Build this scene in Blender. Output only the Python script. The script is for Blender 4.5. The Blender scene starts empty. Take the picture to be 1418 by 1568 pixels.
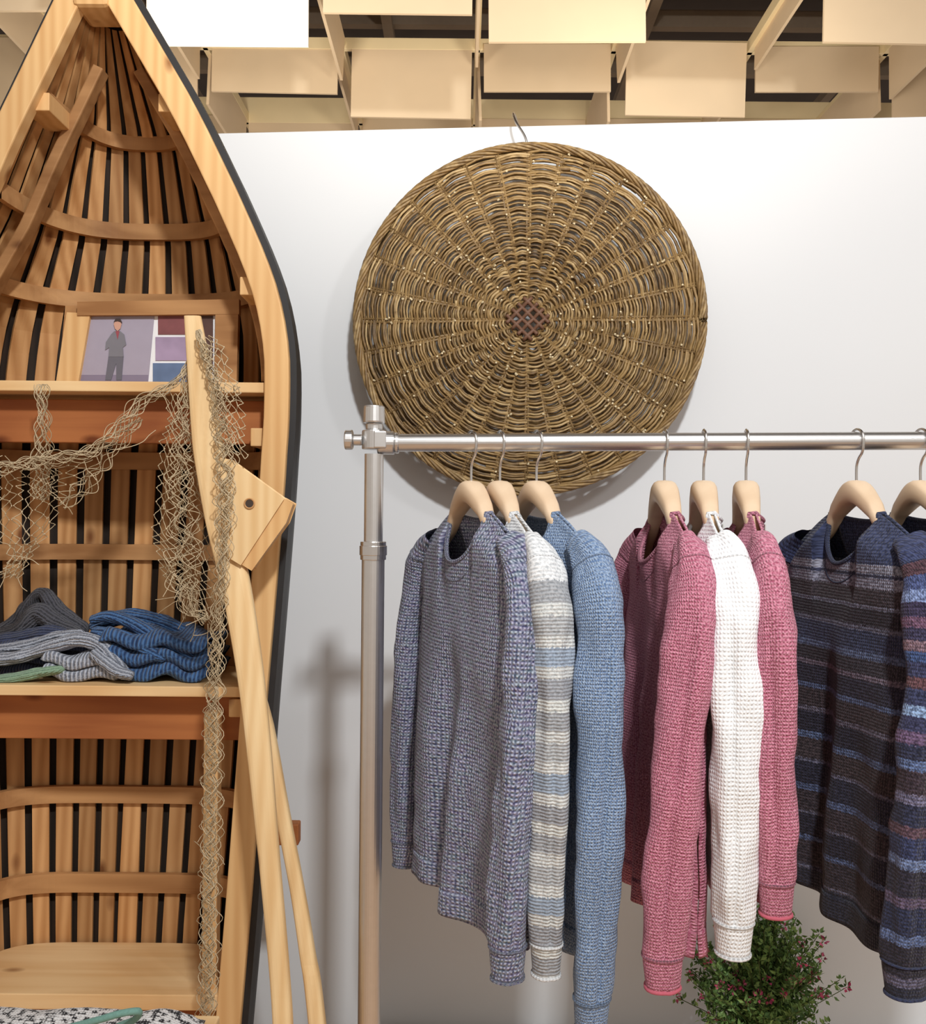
import bpy, math, random
import numpy as np
from mathutils import Vector, Matrix, noise
random.seed(7)
sc=bpy.context.scene
try: sc.view_settings.view_transform='Standard'
except Exception: pass
CAMZ=1.5; ROLL=math.radians(0.5)
# survey helper: a photo measurement (1418 px wide notes) + a depth -> world point
def P(u,v,D):
    dx=(u-709)/1418; dy=(784-v)/1418
    c,s=math.cos(ROLL),math.sin(ROLL)
    return Vector((D*(dx*c-dy*s), D, CAMZ+D*(dx*s+dy*c)))
def link(o,parent=None):
    sc.collection.objects.link(o)
    if parent: o.parent=parent
    return o
def empty(name,loc=(0,0,0),rotz=0):
    e=bpy.data.objects.new(name,None); e.empty_display_size=.05
    e.location=loc; e.rotation_euler=(0,0,rotz); return link(e)
def mesh(name,vs,fs,mat,parent=None,uv=None,smooth=False,solid=0,bevel=0,sub=0):
    m=bpy.data.meshes.new(name); m.from_pydata([tuple(v) for v in vs],[],fs)
    if uv:
        l=m.uv_layers.new(name='UVMap')
        for i,lp in enumerate(m.loops): l.data[i].uv=uv[lp.vertex_index]
    if smooth: m.polygons.foreach_set('use_smooth',[True]*len(m.polygons))
    m.materials.append(mat); m.update()
    o=link(bpy.data.objects.new(name,m),parent)
    if solid:
        md=o.modifiers.new('s','SOLIDIFY'); md.thickness=solid; md.offset=0
    if bevel:
        md=o.modifiers.new('b','BEVEL'); md.width=bevel; md.segments=2; md.limit_method='ANGLE'
    if sub:
        md=o.modifiers.new('u','SUBSURF'); md.levels=sub; md.render_levels=sub
    return o
class B:
    def __init__(s): s.v=[];s.f=[];s.uv=[]
    def grid(s,fn,ni,nj,closed=False):
        b=len(s.v)
        for i in range(ni):
            for j in range(nj):
                r=fn(i,j)
                if len(r)==2: s.v.append(r[0]); s.uv.append(r[1])
                else: s.v.append(r); s.uv.append((i/ni,j/nj))
        for i in range(ni-1):
            for j in range(nj-1 if not closed else nj):
                j2=(j+1)%nj
                s.f.append((b+i*nj+j,b+i*nj+j2,b+(i+1)*nj+j2,b+(i+1)*nj+j))
        return s
    def box(s,c,d,R=None):
        b=len(s.v); c=Vector(c)
        for x in(-.5,.5):
            for y in(-.5,.5):
                for z in(-.5,.5):
                    p=Vector((x*d[0],y*d[1],z*d[2]))
                    if R: p=R@p
                    s.v.append(c+p); s.uv.append((p.x,p.z))
        for f in((0,1,3,2),(4,6,7,5),(0,4,5,1),(2,3,7,6),(0,2,6,4),(1,5,7,3)): s.f.append(tuple(b+i for i in f))
        return s
    def prism(s,poly,y0,y1):
        b=len(s.v); n=len(poly)
        for p in poly: s.v.append(Vector((p[0],y0 if y0 is not None else p[1],p[2])));s.uv.append((p[0],p[2]))
        for p in poly: s.v.append(Vector((p[0],y1,p[2])));s.uv.append((p[0],p[2]))
        s.f.append(tuple(range(b,b+n))); s.f.append(tuple(range(b+2*n-1,b+n-1,-1)))
        for i in range(n): s.f.append((b+i,b+(i+1)%n,b+n+(i+1)%n,b+n+i))
        return s
    def tube(s,pts,r,n=8,closed=False,cap=True):
        pts=[Vector(p) for p in pts]; m=len(pts); b=len(s.v)
        rr=r if isinstance(r,(list,tuple)) else [r]*m
        T=[]
        for i in range(m):
            a=pts[(i-1)%m] if (closed or i>0) else pts[i]
            c=pts[(i+1)%m] if (closed or i<m-1) else pts[i]
            T.append((c-a).normalized())
        up=Vector((0,0,1)) if abs(T[0].z)<.9 else Vector((0,1,0))
        N=(up-T[0]*up.dot(T[0])).normalized(); L=0
        for i in range(m):
            N=(N-T[i]*N.dot(T[i])).normalized(); Bn=T[i].cross(N)
            if i: L+=(pts[i]-pts[i-1]).length
            for k in range(n):
                a=2*math.pi*k/n
                s.v.append(pts[i]+(N*math.cos(a)+Bn*math.sin(a))*rr[i]); s.uv.append((k/n*.05,L))
        for i in range(m if closed else m-1):
            for k in range(n):
                i2=(i+1)%m
                s.f.append((b+i*n+k,b+i*n+(k+1)%n,b+i2*n+(k+1)%n,b+i2*n+k))
        if cap and not closed:
            s.f.append(tuple(b+k for k in range(n-1,-1,-1))); s.f.append(tuple(b+(m-1)*n+k for k in range(n)))
        return s
    def cyl(s,a,b_,r,n=24,r2=None): return s.tube([a,b_],[r,r2 if r2 is not None else r],n)
    def make(s,name,mat,parent=None,**k):
        return mesh(name,s.v,s.f,mat,parent,uv=s.uv,**k)
def smooth_pts(pts,n):
    P_=[Vector(p) for p in pts]; P_=[2*P_[0]-P_[1]]+P_+[2*P_[-1]-P_[-2]]; out=[]
    for i in range(1,len(P_)-2):
        for k in range(n):
            t=k/n;a,b,c,d=P_[i-1:i+3]
            out.append(.5*((2*b)+(c-a)*t+(2*a-5*b+4*c-d)*t*t+(3*b-a-3*c+d)*t**3))
    out.append(P_[-2]); return out

# ---------------- materials
def srgb(r,g,b):
    f=lambda c:((c/255+.055)/1.055)**2.4 if c>10 else c/255/12.92
    return (f(r),f(g),f(b),1)
def new(name):
    m=bpy.data.materials.new(name); m.use_nodes=True; nt=m.node_tree
    return m,nt,nt.nodes,nt.links,nt.nodes['Principled BSDF']
def plain(name,col,rough=.6,metal=0,scale=40,var=.08,bump=.1):
    m,nt,N,L,b=new(name); b.inputs['Roughness'].default_value=rough; b.inputs['Metallic'].default_value=metal
    tc=N.new('ShaderNodeTexCoord'); n=N.new('ShaderNodeTexNoise'); n.inputs['Scale'].default_value=scale
    L.new(tc.outputs['Object'],n.inputs['Vector'])
    h=N.new('ShaderNodeHueSaturation'); h.inputs['Color'].default_value=col
    mr=N.new('ShaderNodeMapRange'); mr.inputs[3].default_value=1-var; mr.inputs[4].default_value=1+var
    L.new(n.outputs['Fac'],mr.inputs[0]); L.new(mr.outputs[0],h.inputs['Value']); L.new(h.outputs[0],b.inputs['Base Color'])
    if bump:
        bp=N.new('ShaderNodeBump'); bp.inputs['Strength'].default_value=bump; bp.inputs['Distance'].default_value=.002
        L.new(n.outputs['Fac'],bp.inputs['Height']); L.new(bp.outputs[0],b.inputs['Normal'])
    return m
def wood(name,c1,c2,axis='z',rough=.6,knots=True,island=.18):
    m,nt,N,L,b=new(name); b.inputs['Roughness'].default_value=rough
    try: b.inputs['Specular IOR Level'].default_value=.25
    except Exception: pass
    tc=N.new('ShaderNodeTexCoord'); mp=N.new('ShaderNodeMapping')
    sc_={'z':(26,26,1.6),'x':(1.6,26,26),'y':(26,1.6,26)}[axis]; mp.inputs['Scale'].default_value=sc_
    L.new(tc.outputs['Object'],mp.inputs['Vector'])
    geo=N.new('ShaderNodeNewGeometry')
    ad=N.new('ShaderNodeVectorMath'); ad.operation='ADD'; L.new(mp.outputs[0],ad.inputs[0])
    ms=N.new('ShaderNodeMath'); ms.operation='MULTIPLY'; ms.inputs[1].default_value=17; L.new(geo.outputs['Random Per Island'],ms.inputs[0])
    L.new(ms.outputs[0],ad.inputs[1])
    n=N.new('ShaderNodeTexNoise'); n.inputs['Scale'].default_value=1.2; n.inputs['Detail'].default_value=5; n.inputs['Distortion'].default_value=.6
    L.new(ad.outputs[0],n.inputs['Vector'])
    w=N.new('ShaderNodeTexWave'); w.inputs['Scale'].default_value=.55; w.inputs['Distortion'].default_value=6; w.inputs['Detail'].default_value=2; w.inputs['Detail Scale'].default_value=.8
    L.new(ad.outputs[0],w.inputs['Vector'])
    mx=N.new('ShaderNodeMix'); mx.data_type='FLOAT'; mx.inputs[0].default_value=.3; L.new(n.outputs['Fac'],mx.inputs[2]); L.new(w.outputs['Fac'],mx.inputs[3])
    cr=N.new('ShaderNodeValToRGB'); cr.color_ramp.elements[0].position=.25; cr.color_ramp.elements[1].position=.75
    cr.color_ramp.elements[0].color=c2; cr.color_ramp.elements[1].color=c1
    L.new(mx.outputs[0],cr.inputs[0]); col=cr.outputs[0]
    if knots:
        mp2=N.new('ShaderNodeMapping'); mp2.inputs['Scale'].default_value={'z':(13,13,6),'x':(6,13,13),'y':(13,6,13)}[axis]; L.new(tc.outputs['Object'],mp2.inputs['Vector'])
        vo=N.new('ShaderNodeTexVoronoi'); vo.inputs['Scale'].default_value=1; L.new(mp2.outputs[0],vo.inputs['Vector'])
        r2=N.new('ShaderNodeValToRGB'); r2.color_ramp.elements[0].position=.06; r2.color_ramp.elements[1].position=.17
        r2.color_ramp.elements[0].color=(.28,.14,.06,1); r2.color_ramp.elements[1].color=(1,1,1,1)
        L.new(vo.outputs['Distance'],r2.inputs[0])
        mu=N.new('ShaderNodeMix'); mu.data_type='RGBA'; mu.blend_type='MULTIPLY'; mu.inputs[0].default_value=.85
        L.new(col,mu.inputs[6]); L.new(r2.outputs[0],mu.inputs[7]); col=mu.outputs[2]
    h=N.new('ShaderNodeHueSaturation'); mr=N.new('ShaderNodeMapRange'); mr.inputs[3].default_value=1-island; mr.inputs[4].default_value=1+island
    L.new(geo.outputs['Random Per Island'],mr.inputs[0]); L.new(mr.outputs[0],h.inputs['Value']); L.new(col,h.inputs['Color'])
    L.new(h.outputs[0],b.inputs['Base Color'])
    bp=N.new('ShaderNodeBump'); bp.inputs['Strength'].default_value=.15; bp.inputs['Distance'].default_value=.002
    L.new(mx.outputs[0],bp.inputs['Height']); L.new(bp.outputs[0],b.inputs['Normal'])
    return m
# style: 'tweed' speckled stocking stitch, 'waffle' raised grid, 'rib' horizontal rows, 'ribx' lengthwise ribs
def knit(name,c1,c2,period=.006,stripes=None,speck=260,bump=1.0,style='tweed',mixpos=(.38,.62),hue=0):
    m,nt,N,L,b=new(name); b.inputs['Roughness'].default_value=.95
    try:
        b.inputs['Sheen Weight'].default_value=.12; b.inputs['Sheen Roughness'].default_value=.6; b.inputs['Specular IOR Level'].default_value=.15
    except Exception: pass
    uv=N.new('ShaderNodeUVMap')
    k=2*math.pi/period/20
    wx=N.new('ShaderNodeTexWave'); wx.bands_direction='X'; wx.inputs['Scale'].default_value=k*(1 if style in('waffle','ribx') else 1.2); wx.inputs['Distortion'].default_value=1.2; wx.inputs['Detail Scale'].default_value=1.5
    wy=N.new('ShaderNodeTexWave'); wy.bands_direction='Y'; wy.inputs['Scale'].default_value=k; wy.inputs['Distortion'].default_value=1.0; wy.inputs['Detail Scale'].default_value=1.5
    L.new(uv.outputs[0],wx.inputs[0]); L.new(uv.outputs[0],wy.inputs[0])
    mu=N.new('ShaderNodeMath'); L.new(wx.outputs['Fac'],mu.inputs[0]); L.new(wy.outputs['Fac'],mu.inputs[1])
    mu.operation='MULTIPLY'
    H_=mu.outputs[0]
    if style=='rib': H_=wy.outputs['Fac']
    if style=='ribx': H_=wx.outputs['Fac']
    n=N.new('ShaderNodeTexNoise'); n.inputs['Scale'].default_value=speck; n.inputs['Detail'].default_value=3
    L.new(uv.outputs[0],n.inputs['Vector'])
    cr=N.new('ShaderNodeValToRGB'); cr.color_ramp.elements[0].position=mixpos[0]; cr.color_ramp.elements[1].position=mixpos[1]
    cr.color_ramp.elements[0].color=c1; cr.color_ramp.elements[1].color=c2
    wt={'waffle':.38,'ribx':.3}.get(style,.12)  # rib grooves also go darker in colour, crease shade painted in
    a=N.new('ShaderNodeMath'); a.operation='MULTIPLY_ADD'; a.inputs[1].default_value=wt; L.new(H_,a.inputs[0])
    a2=N.new('ShaderNodeMath'); a2.operation='MULTIPLY'; a2.inputs[1].default_value=.85 if wt>.2 else .95; L.new(n.outputs['Fac'],a2.inputs[0]); L.new(a2.outputs[0],a.inputs[2])
    L.new(a.outputs[0],cr.inputs[0])
    col=cr.outputs[0]
    n3=N.new('ShaderNodeTexNoise'); n3.inputs['Scale'].default_value=9; L.new(uv.outputs[0],n3.inputs['Vector'])
    mr3=N.new('ShaderNodeMapRange'); mr3.inputs[3].default_value=.88; mr3.inputs[4].default_value=1.12; L.new(n3.outputs['Fac'],mr3.inputs[0])
    hs=N.new('ShaderNodeHueSaturation'); L.new(mr3.outputs[0],hs.inputs['Value']); L.new(col,hs.inputs['Color']); col=hs.outputs[0]
    if hue:
        n4=N.new('ShaderNodeTexNoise'); n4.inputs['Scale'].default_value=150; n4.inputs['Detail'].default_value=2
        mp4=N.new('ShaderNodeMapping'); mp4.inputs['Scale'].default_value=(.35,1,1); L.new(uv.outputs[0],mp4.inputs[0]); L.new(mp4.outputs[0],n4.inputs['Vector'])
        mr4=N.new('ShaderNodeMapRange'); mr4.inputs[1].default_value=.35; mr4.inputs[2].default_value=.65; mr4.inputs[3].default_value=.5-hue; mr4.inputs[4].default_value=.5+hue; L.new(n4.outputs['Fac'],mr4.inputs[0])
        L.new(mr4.outputs[0],hs.inputs['Hue'])
    if stripes:
        sp=N.new('ShaderNodeSeparateXYZ'); L.new(uv.outputs[0],sp.inputs[0])
        n5=N.new('ShaderNodeTexNoise'); n5.inputs['Scale'].default_value=260; L.new(uv.outputs[0],n5.inputs['Vector'])
        m5=N.new('ShaderNodeMath'); m5.operation='MULTIPLY_ADD'; m5.inputs[1].default_value=.010; L.new(n5.outputs['Fac'],m5.inputs[0]); L.new(sp.outputs['Y'],m5.inputs[2])
        mr=N.new('ShaderNodeMapRange'); mr.inputs[1].default_value=0; mr.inputs[2].default_value=-.75; L.new(m5.outputs[0],mr.inputs[0])
        s2=N.new('ShaderNodeValToRGB'); s2.color_ramp.interpolation='CONSTANT'
        e=s2.color_ramp.elements
        e[0].position=stripes[0][0]; e[0].color=stripes[0][1]; e[1].position=stripes[1][0]; e[1].color=stripes[1][1]
        for p_,c_ in stripes[2:31]:
            q=e.new(p_); q.color=c_
        L.new(mr.outputs[0],s2.inputs[0])
        mx=N.new('ShaderNodeMix'); mx.data_type='RGBA'; mx.blend_type='MULTIPLY'; mx.inputs[0].default_value=1
        L.new(col,mx.inputs[6]); L.new(s2.outputs[0],mx.inputs[7]); col=mx.outputs[2]
    L.new(col,b.inputs['Base Color'])
    ad=N.new('ShaderNodeMath'); ad.operation='MULTIPLY_ADD'; ad.inputs[1].default_value=1.0; L.new(n.outputs['Fac'],ad.inputs[0]); L.new(H_,ad.inputs[2])
    bp=N.new('ShaderNodeBump'); bp.inputs['Strength'].default_value=min(1,bump*.8); bp.inputs['Distance'].default_value=.0018*max(1,bump)
    L.new(ad.outputs[0],bp.inputs['Height']); L.new(bp.outputs[0],b.inputs['Normal'])
    return m
def islandmat(name,cols,rough=.6,scale=60):
    m,nt,N,L,b=new(name); b.inputs['Roughness'].default_value=rough
    geo=N.new('ShaderNodeNewGeometry'); cr=N.new('ShaderNodeValToRGB'); e=cr.color_ramp.elements
    e[0].color=cols[0]; e[-1].color=cols[-1]
    for i,c in enumerate(cols[1:-1]):
        q=e.new((i+1)/(len(cols)-1)); q.color=c
    tc=N.new('ShaderNodeTexCoord'); n=N.new('ShaderNodeTexNoise'); n.inputs['Scale'].default_value=scale
    L.new(tc.outputs['Object'],n.inputs['Vector'])
    a=N.new('ShaderNodeMath'); a.operation='MULTIPLY_ADD'; a.inputs[1].default_value=.6; a.inputs[2].default_value=-.3; L.new(n.outputs['Fac'],a.inputs[0])
    a2=N.new('ShaderNodeMath'); a2.operation='ADD'; a2.use_clamp=True; L.new(a.outputs[0],a2.inputs[0]); L.new(geo.outputs['Random Per Island'],a2.inputs[1])
    L.new(a2.outputs[0],cr.inputs[0]); L.new(cr.outputs[0],b.inputs['Base Color'])
    return m

M_wall=plain('wall_paint',srgb(228,230,232),.8,scale=3,var=.015,bump=.02)
M_floor=plain('floor_tan',srgb(206,168,132),.5,scale=8)
M_slat=wood('slat_pine',srgb(206,158,106),srgb(168,118,70),'z',.65,island=.2)
M_rib=wood('rib_pine',srgb(190,144,96),srgb(146,102,62),'x',.65)
M_gun=wood('gunwale_pine',srgb(224,184,130),srgb(206,160,106),'z',.55,island=.04)
M_shelf=wood('shelf_pine',srgb(236,202,152),srgb(216,172,118),'x',.55,island=.04)
M_red=wood('apron_redwood',srgb(178,112,64),srgb(142,80,44),'x',.6,island=.05)
M_oar=wood('oar_pine',srgb(232,202,154),srgb(216,178,126),'z',.55,island=.03)
M_black=plain('hull_black',srgb(34,34,36),.55,scale=20,var=.3)
M_blackw=wood('hull_inner_dark',srgb(54,40,30),srgb(34,26,20),'z',.7,knots=False)
M_metal=plain('brushed_steel',srgb(224,223,222),.34,1,scale=90,var=.04,bump=.03)
M_chrome=plain('chrome_wire',srgb(222,220,218),.25,1,scale=90,var=.02,bump=0)
M_hang=wood('hanger_beech',srgb(222,196,166),srgb(208,178,146),'x',.45,knots=False,island=.02)
M_wick=islandmat('wicker_willow',[srgb(92,70,42),srgb(142,112,68),srgb(164,134,86),srgb(112,86,52),srgb(188,160,112)],.5)
M_wickd=islandmat('wicker_stakes',[srgb(112,88,56),srgb(146,118,76)],.5)
M_wickr=plain('wicker_core_brown',srgb(112,78,58),.6)
M_cut=plain('willow_cut_end',srgb(225,208,170),.7)
M_net=islandmat('net_twine',[srgb(176,158,126),srgb(208,190,158),srgb(150,132,102)],.9)
M_panel=plain('ceiling_panel',srgb(226,204,172),.8,scale=6,var=.06,bump=.03)
M_beam=plain('ceiling_beam',srgb(240,222,180),.7,scale=10,var=.05,bump=0)
M_void=plain('ceiling_void',srgb(66,54,46),.9,scale=5,var=.3)

# ---------------- camera
cam=bpy.data.cameras.new('camera'); cam.sensor_fit='HORIZONTAL'; cam.sensor_width=36; cam.lens=36; cam.clip_start=.02
co=link(bpy.data.objects.new('camera',cam)); co.matrix_world=Matrix.Translation((0,0,CAMZ))@Matrix.Rotation(math.pi/2,4,'X')@Matrix.Rotation(ROLL,4,'Z')
sc.camera=co

# ---------------- room
SL=-.078; WA=math.atan(SL)
def wallY(x): return 2.361+SL*(x+.655)
def wp(x,off,z):
    n=Vector((math.sin(WA),-math.cos(WA),0)); return Vector((x,wallY(x),z))+n*off
x0,x1=-3.2,3.2
poly=[wp(x0,0,0),wp(x1,0,0),wp(x1,-.09,0),wp(x0,-.09,0)]
vs=[Vector((p.x,p.y,0)) for p in poly]+[Vector((p.x,p.y,2.46)) for p in poly]
mesh('wall_back',vs,[(3,2,1,0),(4,5,6,7),(0,1,5,4),(1,2,6,5),(2,3,7,6),(3,0,4,7)],M_wall,bevel=.003)
B().box((0,1.5,-.03),(7,9,.06)).make('floor',M_floor)
ceil=empty('ceiling')
ZG=3.5; cols=[.045+.583*k for k in range(-5,6)]; rows=[2.44,3.2,3.97,4.73,5.5]
b=B()
for x in cols: b.box((x,3.97,ZG),(.024,3.3,.05))
for y,h in zip(rows,(.05,.05,.05,.13,.2)): b.box((0.045,y,ZG+h/2-.025),(5.9,.024,h))
b.make('grid_beams',M_beam,ceil,bevel=.002)
b=B(); bw=B()
drops={ (1,-4):.42,(1,-3):.30,(1,-2):.406,(1,-1):.29,(1,0):.385,(1,1):.18,(1,2):.375,(1,3):.3,
 (2,-4):.30,(2,-3):.3,(2,-2):.21,(2,-1):.315,(2,0):.205,(2,1):.31,(2,2):.19,(2,3):.3,
 (3,-4):.1,(3,-3):.1,(3,-2):.07,(3,-1):.1,(3,0):.06,(3,1):.09,(3,2):.07,(3,3):.1,
 (0,-4):.2,(0,-3):.2,(0,-2):.2,(0,-1):.2,(0,0):.2,(0,1):.2,(0,2):.2,(0,3):.2}
random.seed(3)
for (r,k),d in drops.items():
    x=.045+.583*k+.29; y=rows[r]-.02
    w=.535+random.uniform(-.03,.02); t=random.uniform(-.015,.015)
    (bw if (r==1 and k in(-2,-4)) else b).box((x+random.uniform(-.012,.012),y+random.uniform(-.02,.02),ZG-d/2),(w,.012,d),Matrix.Rotation(random.uniform(-.06,.06),3,'X')@Matrix.Rotation(t,3,'Y'))
for k in range(-4,5):
    for r in range(0,4):
        d=random.choice([.12,.18,.24,.3]); y=(rows[r]+rows[r+1])/2
        b.box((.045+.583*k+random.uniform(-.015,.015),y,ZG-d/2),(.012,.66,d),Matrix.Rotation(random.uniform(-.05,.05),3,'Y'))
b.make('hanging_sheets',M_panel,ceil)
bw.make('hanging_sheets_lit',plain('ceiling_panel_lit',srgb(252,248,238),.8,scale=6,var=.02,bump=0),ceil)  # whiter copy of the panel colour, lit brightness painted in
B().box((0,3.6,4.35),(8,6,.05)).make('roof_deck',M_void,ceil)
b=B()
for y in(3.3,3.85,4.3,4.7,5.2,6.1): b.box((0,y,4.0),(7,.05,.08)); b.box((0,y+.3,4.2),(7,.03,.03))
for x in(-1.6,-.4,.9,2.1): b.box((x,4.4,3.95),(.05,4,.05))
b.make('roof_trusses',plain('truss_grey',srgb(120,104,86),.8),ceil)

# ---------------- boat shelf
boat=empty('rowing_boat_shelf')
Y0=1.78
zs=[0,.74,1.11,1.357,1.604,1.727,1.85,1.974,2.10,2.22,2.344,2.468,2.56]
rx_=[-.455,-.397,-.372,-.353,-.335,-.330,-.334,-.371,-.434,-.488,-.560,-.634,-.69]
def xc(z): return float(np.interp(z,[0,1.6,1.9,2.1,2.3,2.56],[-.715,-.712,-.702,-.690,-.697,-.714]))
ws=[r-xc(z) for z,r in zip(zs,rx_)]
def wz(z): return sum(np.interp(z+o,zs,ws) for o in(-.07,-.035,0,.035,.07))/5
def dz(z): return float(np.interp(z,[0,.6,1.2,1.9,2.3,2.56],[.20,.235,.29,.35,.29,.08]))
def ex(z): return float(np.interp(z,[0,.7,1.2,1.8,2.4],[.40,.42,.52,.62,.72]))
def H(th,z,off=0):
    c,s=math.cos(th),math.sin(th); e_=ex(z)
    w=max(wz(z)-off,.002); d=max(dz(z)-off,.002)
    return Vector((xc(z)+w*math.copysign(abs(c)**e_,c),Y0+d*abs(s)**(e_+.04),z))
ZS=[i*2.55/60 for i in range(61)]
B().grid(lambda i,j:H(math.pi*j/56,ZS[i],.0),61,57).make('hull_outer',M_black,boat,smooth=True,solid=.006)
B().grid(lambda i,j:H(math.pi*j/56,ZS[i],.012),61,57).make('hull_lining',M_blackw,boat,smooth=True)
ths=np.linspace(0.0,math.pi,600)
def arc(z,off):
    pts=[H(t,z,off) for t in ths]; L_=[0]
    for i in range(1,600): L_.append(L_[-1]+(pts[i]-pts[i-1]).length)
    return L_
NS=19; b=B(); ZL=[.02+i*2.46/50 for i in range(51)]; AR=[arc(z,.028) for z in ZL]
for k in range(NS):
    def fn(i,j,k=k):
        f=(k+.08+(.78-.08)*j/3+.02)/NS
        return H(float(np.interp(f*AR[i][-1],AR[i],ths)),ZL[i],.028)
    b.grid(fn,51,4)
b.make('slats',M_slat,boat,solid=.006)
b=B()
for z,h in((2.30,.03),(2.115,.035),(1.965,.035),(1.607,.038),(1.405,.034),(.884,.036),(.70,.040),(.3,.036)):
    A_=arc(z,.04); n=60
    def fn(i,j,z=z,h=h,A_=A_):
        th=float(np.interp((.01+.98*i/n)*A_[-1],A_,ths))
        offs=(.034,.034,.046,.046); hh=(-h/2,h/2,h/2,-h/2)
        return H(th,z,offs[j]).xy.to_3d()+Vector((0,0,z+hh[j]))
    b.grid(fn,n+1,4,closed=True)
b.make('ribs',M_rib,boat)
def edge(side,z,off):
    e=.01; f=lambda q:Vector((xc(q)+side*wz(q),0,q))
    t=(f(z+e)-f(z-e)).normalized(); nrm=Vector((-t.z,0,t.x))*side
    return f(z)+nrm*off
def sweepbar(o0,o1,y0,y1,z0,z1,n=70,sides=(1,-1)):
    b=B()
    for s in sides:
        def fn(i,j,s=s):
            z=z0+(z1-z0)*i/n
            p=edge(s,z,(o0,o1,o1,o0)[j]); p.y=(y0,y0,y1,y1)[j]
            if s*(p.x-xc(z))<0: p.x=xc(z)
            return p
        b.grid(fn,n+1,4,closed=True)
    return b
sweepbar(0,.047,Y0-.028,Y0+.004,0,2.55).make('gunwale_front',M_gun,boat,bevel=.003)
sweepbar(-.012,.0,Y0-.012,Y0+.03,0,2.55).make('gunwale_rubber',M_black,boat)
sweepbar(.056,.078,Y0+.085,Y0+.12,1.76,2.42).make('inwale',M_rib,boat,bevel=.003)
b=B()
for z in(2.28,1.93,1.64,1.12):
    for s in(1,-1):
        p=edge(s,z,.05); b.box((p.x,Y0+.045,z),(.05,.1,.035))
b.make('thwart_knees',M_gun,boat,bevel=.002)
def shelf(name,z,t,mat,yf=Y0-.012,off=.04):
    n=40; A_=arc(z,off); pl=[H(float(np.interp(i/n*A_[-1],A_,ths)),z,off) for i in range(n+1)]
    pl=[Vector((pl[0].x,yf,z))]+pl+[Vector((pl[-1].x,yf,z))]
    pl[0].x=edge(1,z,.048).x; pl[-1].x=edge(-1,z,.048).x
    m=len(pl); vs=[Vector((p.x,p.y,z)) for p in pl]+[Vector((p.x,p.y,z-t)) for p in pl]
    fs=[tuple(range(m-1,-1,-1)),tuple(range(m,2*m))]+[(i,(i+1)%m,m+(i+1)%m,m+i) for i in range(m)]
    mesh(name,vs,fs,mat,boat,bevel=.002)
ZM=1.162
shelf('shelf_top',1.744,.020,M_shelf); shelf('shelf_middle',ZM,.020,M_shelf); shelf('seat_bottom',.577,.030,M_shelf,yf=Y0-.02)
for nm,z in(('apron_top',1.672),('apron_middle',1.09),('apron_bottom',.51)):
    w=wz(z)-.035
    B().box((xc(z),Y0+.05,z),(2*w,.022,.085)).make(nm,M_red,boat,bevel=.002)
B().box((xc(.5)+wz(.5)-.066,Y0+.018,.56),(.028,.03,1.1)).make('inner_post',M_gun,boat,bevel=.003)
B().box((xc(2.53),Y0+.01,2.52),(.07,.09,.14)).make('stem_head',M_gun,boat,bevel=.01)
B().box((xc(.1),Y0+.10,.02),(.46,.2,.04)).make('transom_base',M_black,boat,bevel=.003)
pq=P(448,1275,1.95); B().box((pq.x-.01,pq.y,pq.z),(.05,.03,.045)).make('hull_support_cleat',M_red,boat,bevel=.003)

# ---------------- photo board on top shelf
pb=empty('framed_photo_board')
def flat(name,uvs,D,mat,th=.004,par=None):
    return B().prism([P(u,v,D) for u,v in uvs],D,D+th).make(name,mat,par)
q=lambda a,b_,c,d:[(a,b_),(c,b_),(c,d),(a,d)]
flat('backing',[(100,468),(362,465),(362,590),(88,590)],1.932,M_rib,.012,pb)
flat('frame_left',[(102,478),(138,480),(118,596),(84,596)],1.915,M_gun,.014,pb)
flat('frame_top',[(118,462),(366,458),(366,481),(118,483)],1.912,M_rib,.016,pb)
flat('frame_right',[(330,470),(365,470),(362,596),(328,596)],1.913,M_rib,.016,pb)
M_pbg=plain('photo_lilac',srgb(160,152,168),.5,var=.05,bump=0); M_pw=plain('photo_white',srgb(230,230,232),.5,bump=0)
flat('photo_sheet',[(136,482),(330,482),(330,592),(116,592)],1.926,M_pw,.003,pb)
flat('photo_portrait',[(139,483),(236,484),(226,592),(118,592)],1.924,M_pbg,.002,pb)
flat('photo_ground',[(122,574),(227,574),(226,592),(118,592)],1.9238,plain('photo_ground_grey',srgb(128,118,138),.5,var=.05,bump=0),.0015,pb)
Mg=plain('photo_suit',srgb(118,116,124),.6,bump=0); Ms=plain('photo_skin',srgb(196,150,130),.6,bump=0); Mh=plain('photo_hair',srgb(60,44,40),.6,bump=0)
flat('figure_coat',[(170,512),(175,507),(184,507),(190,512),(193,528),(188,532),(189,546),(166,546),(167,532),(161,536),(162,524)],1.922,Mg,.0015,pb)
flat('figure_shirt',[(177,507),(183,507),(180,520)],1.9215,plain('photo_shirt',srgb(150,70,80),.6,bump=0),.0005,pb)
flat('figure_trousers',[(166,546),(189,546),(186,582),(178,582),(178,556),(170,582),(161,582)],1.9225,plain('photo_trousers',srgb(100,98,108),.6,bump=0),.0015,pb)
flat('figure_head',[(177,491),(183,491),(186,496),(184,503),(180,507),(176,503),(174,496)],1.921,Ms,.0015,pb)
flat('figure_hair',[(174,493),(177,488),(184,488),(187,494),(180,492)],1.9205,Mh,.0015,pb)
flat('photo_red',q(242,483,300,512),1.924,plain('photo_red',srgb(124,70,72),.5,scale=30,var=.4,bump=0),.002,pb)
flat('photo_pink',q(238,516,296,552),1.924,plain('photo_mauve',srgb(160,140,168),.5,scale=25,var=.3,bump=0),.002,pb)
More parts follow.
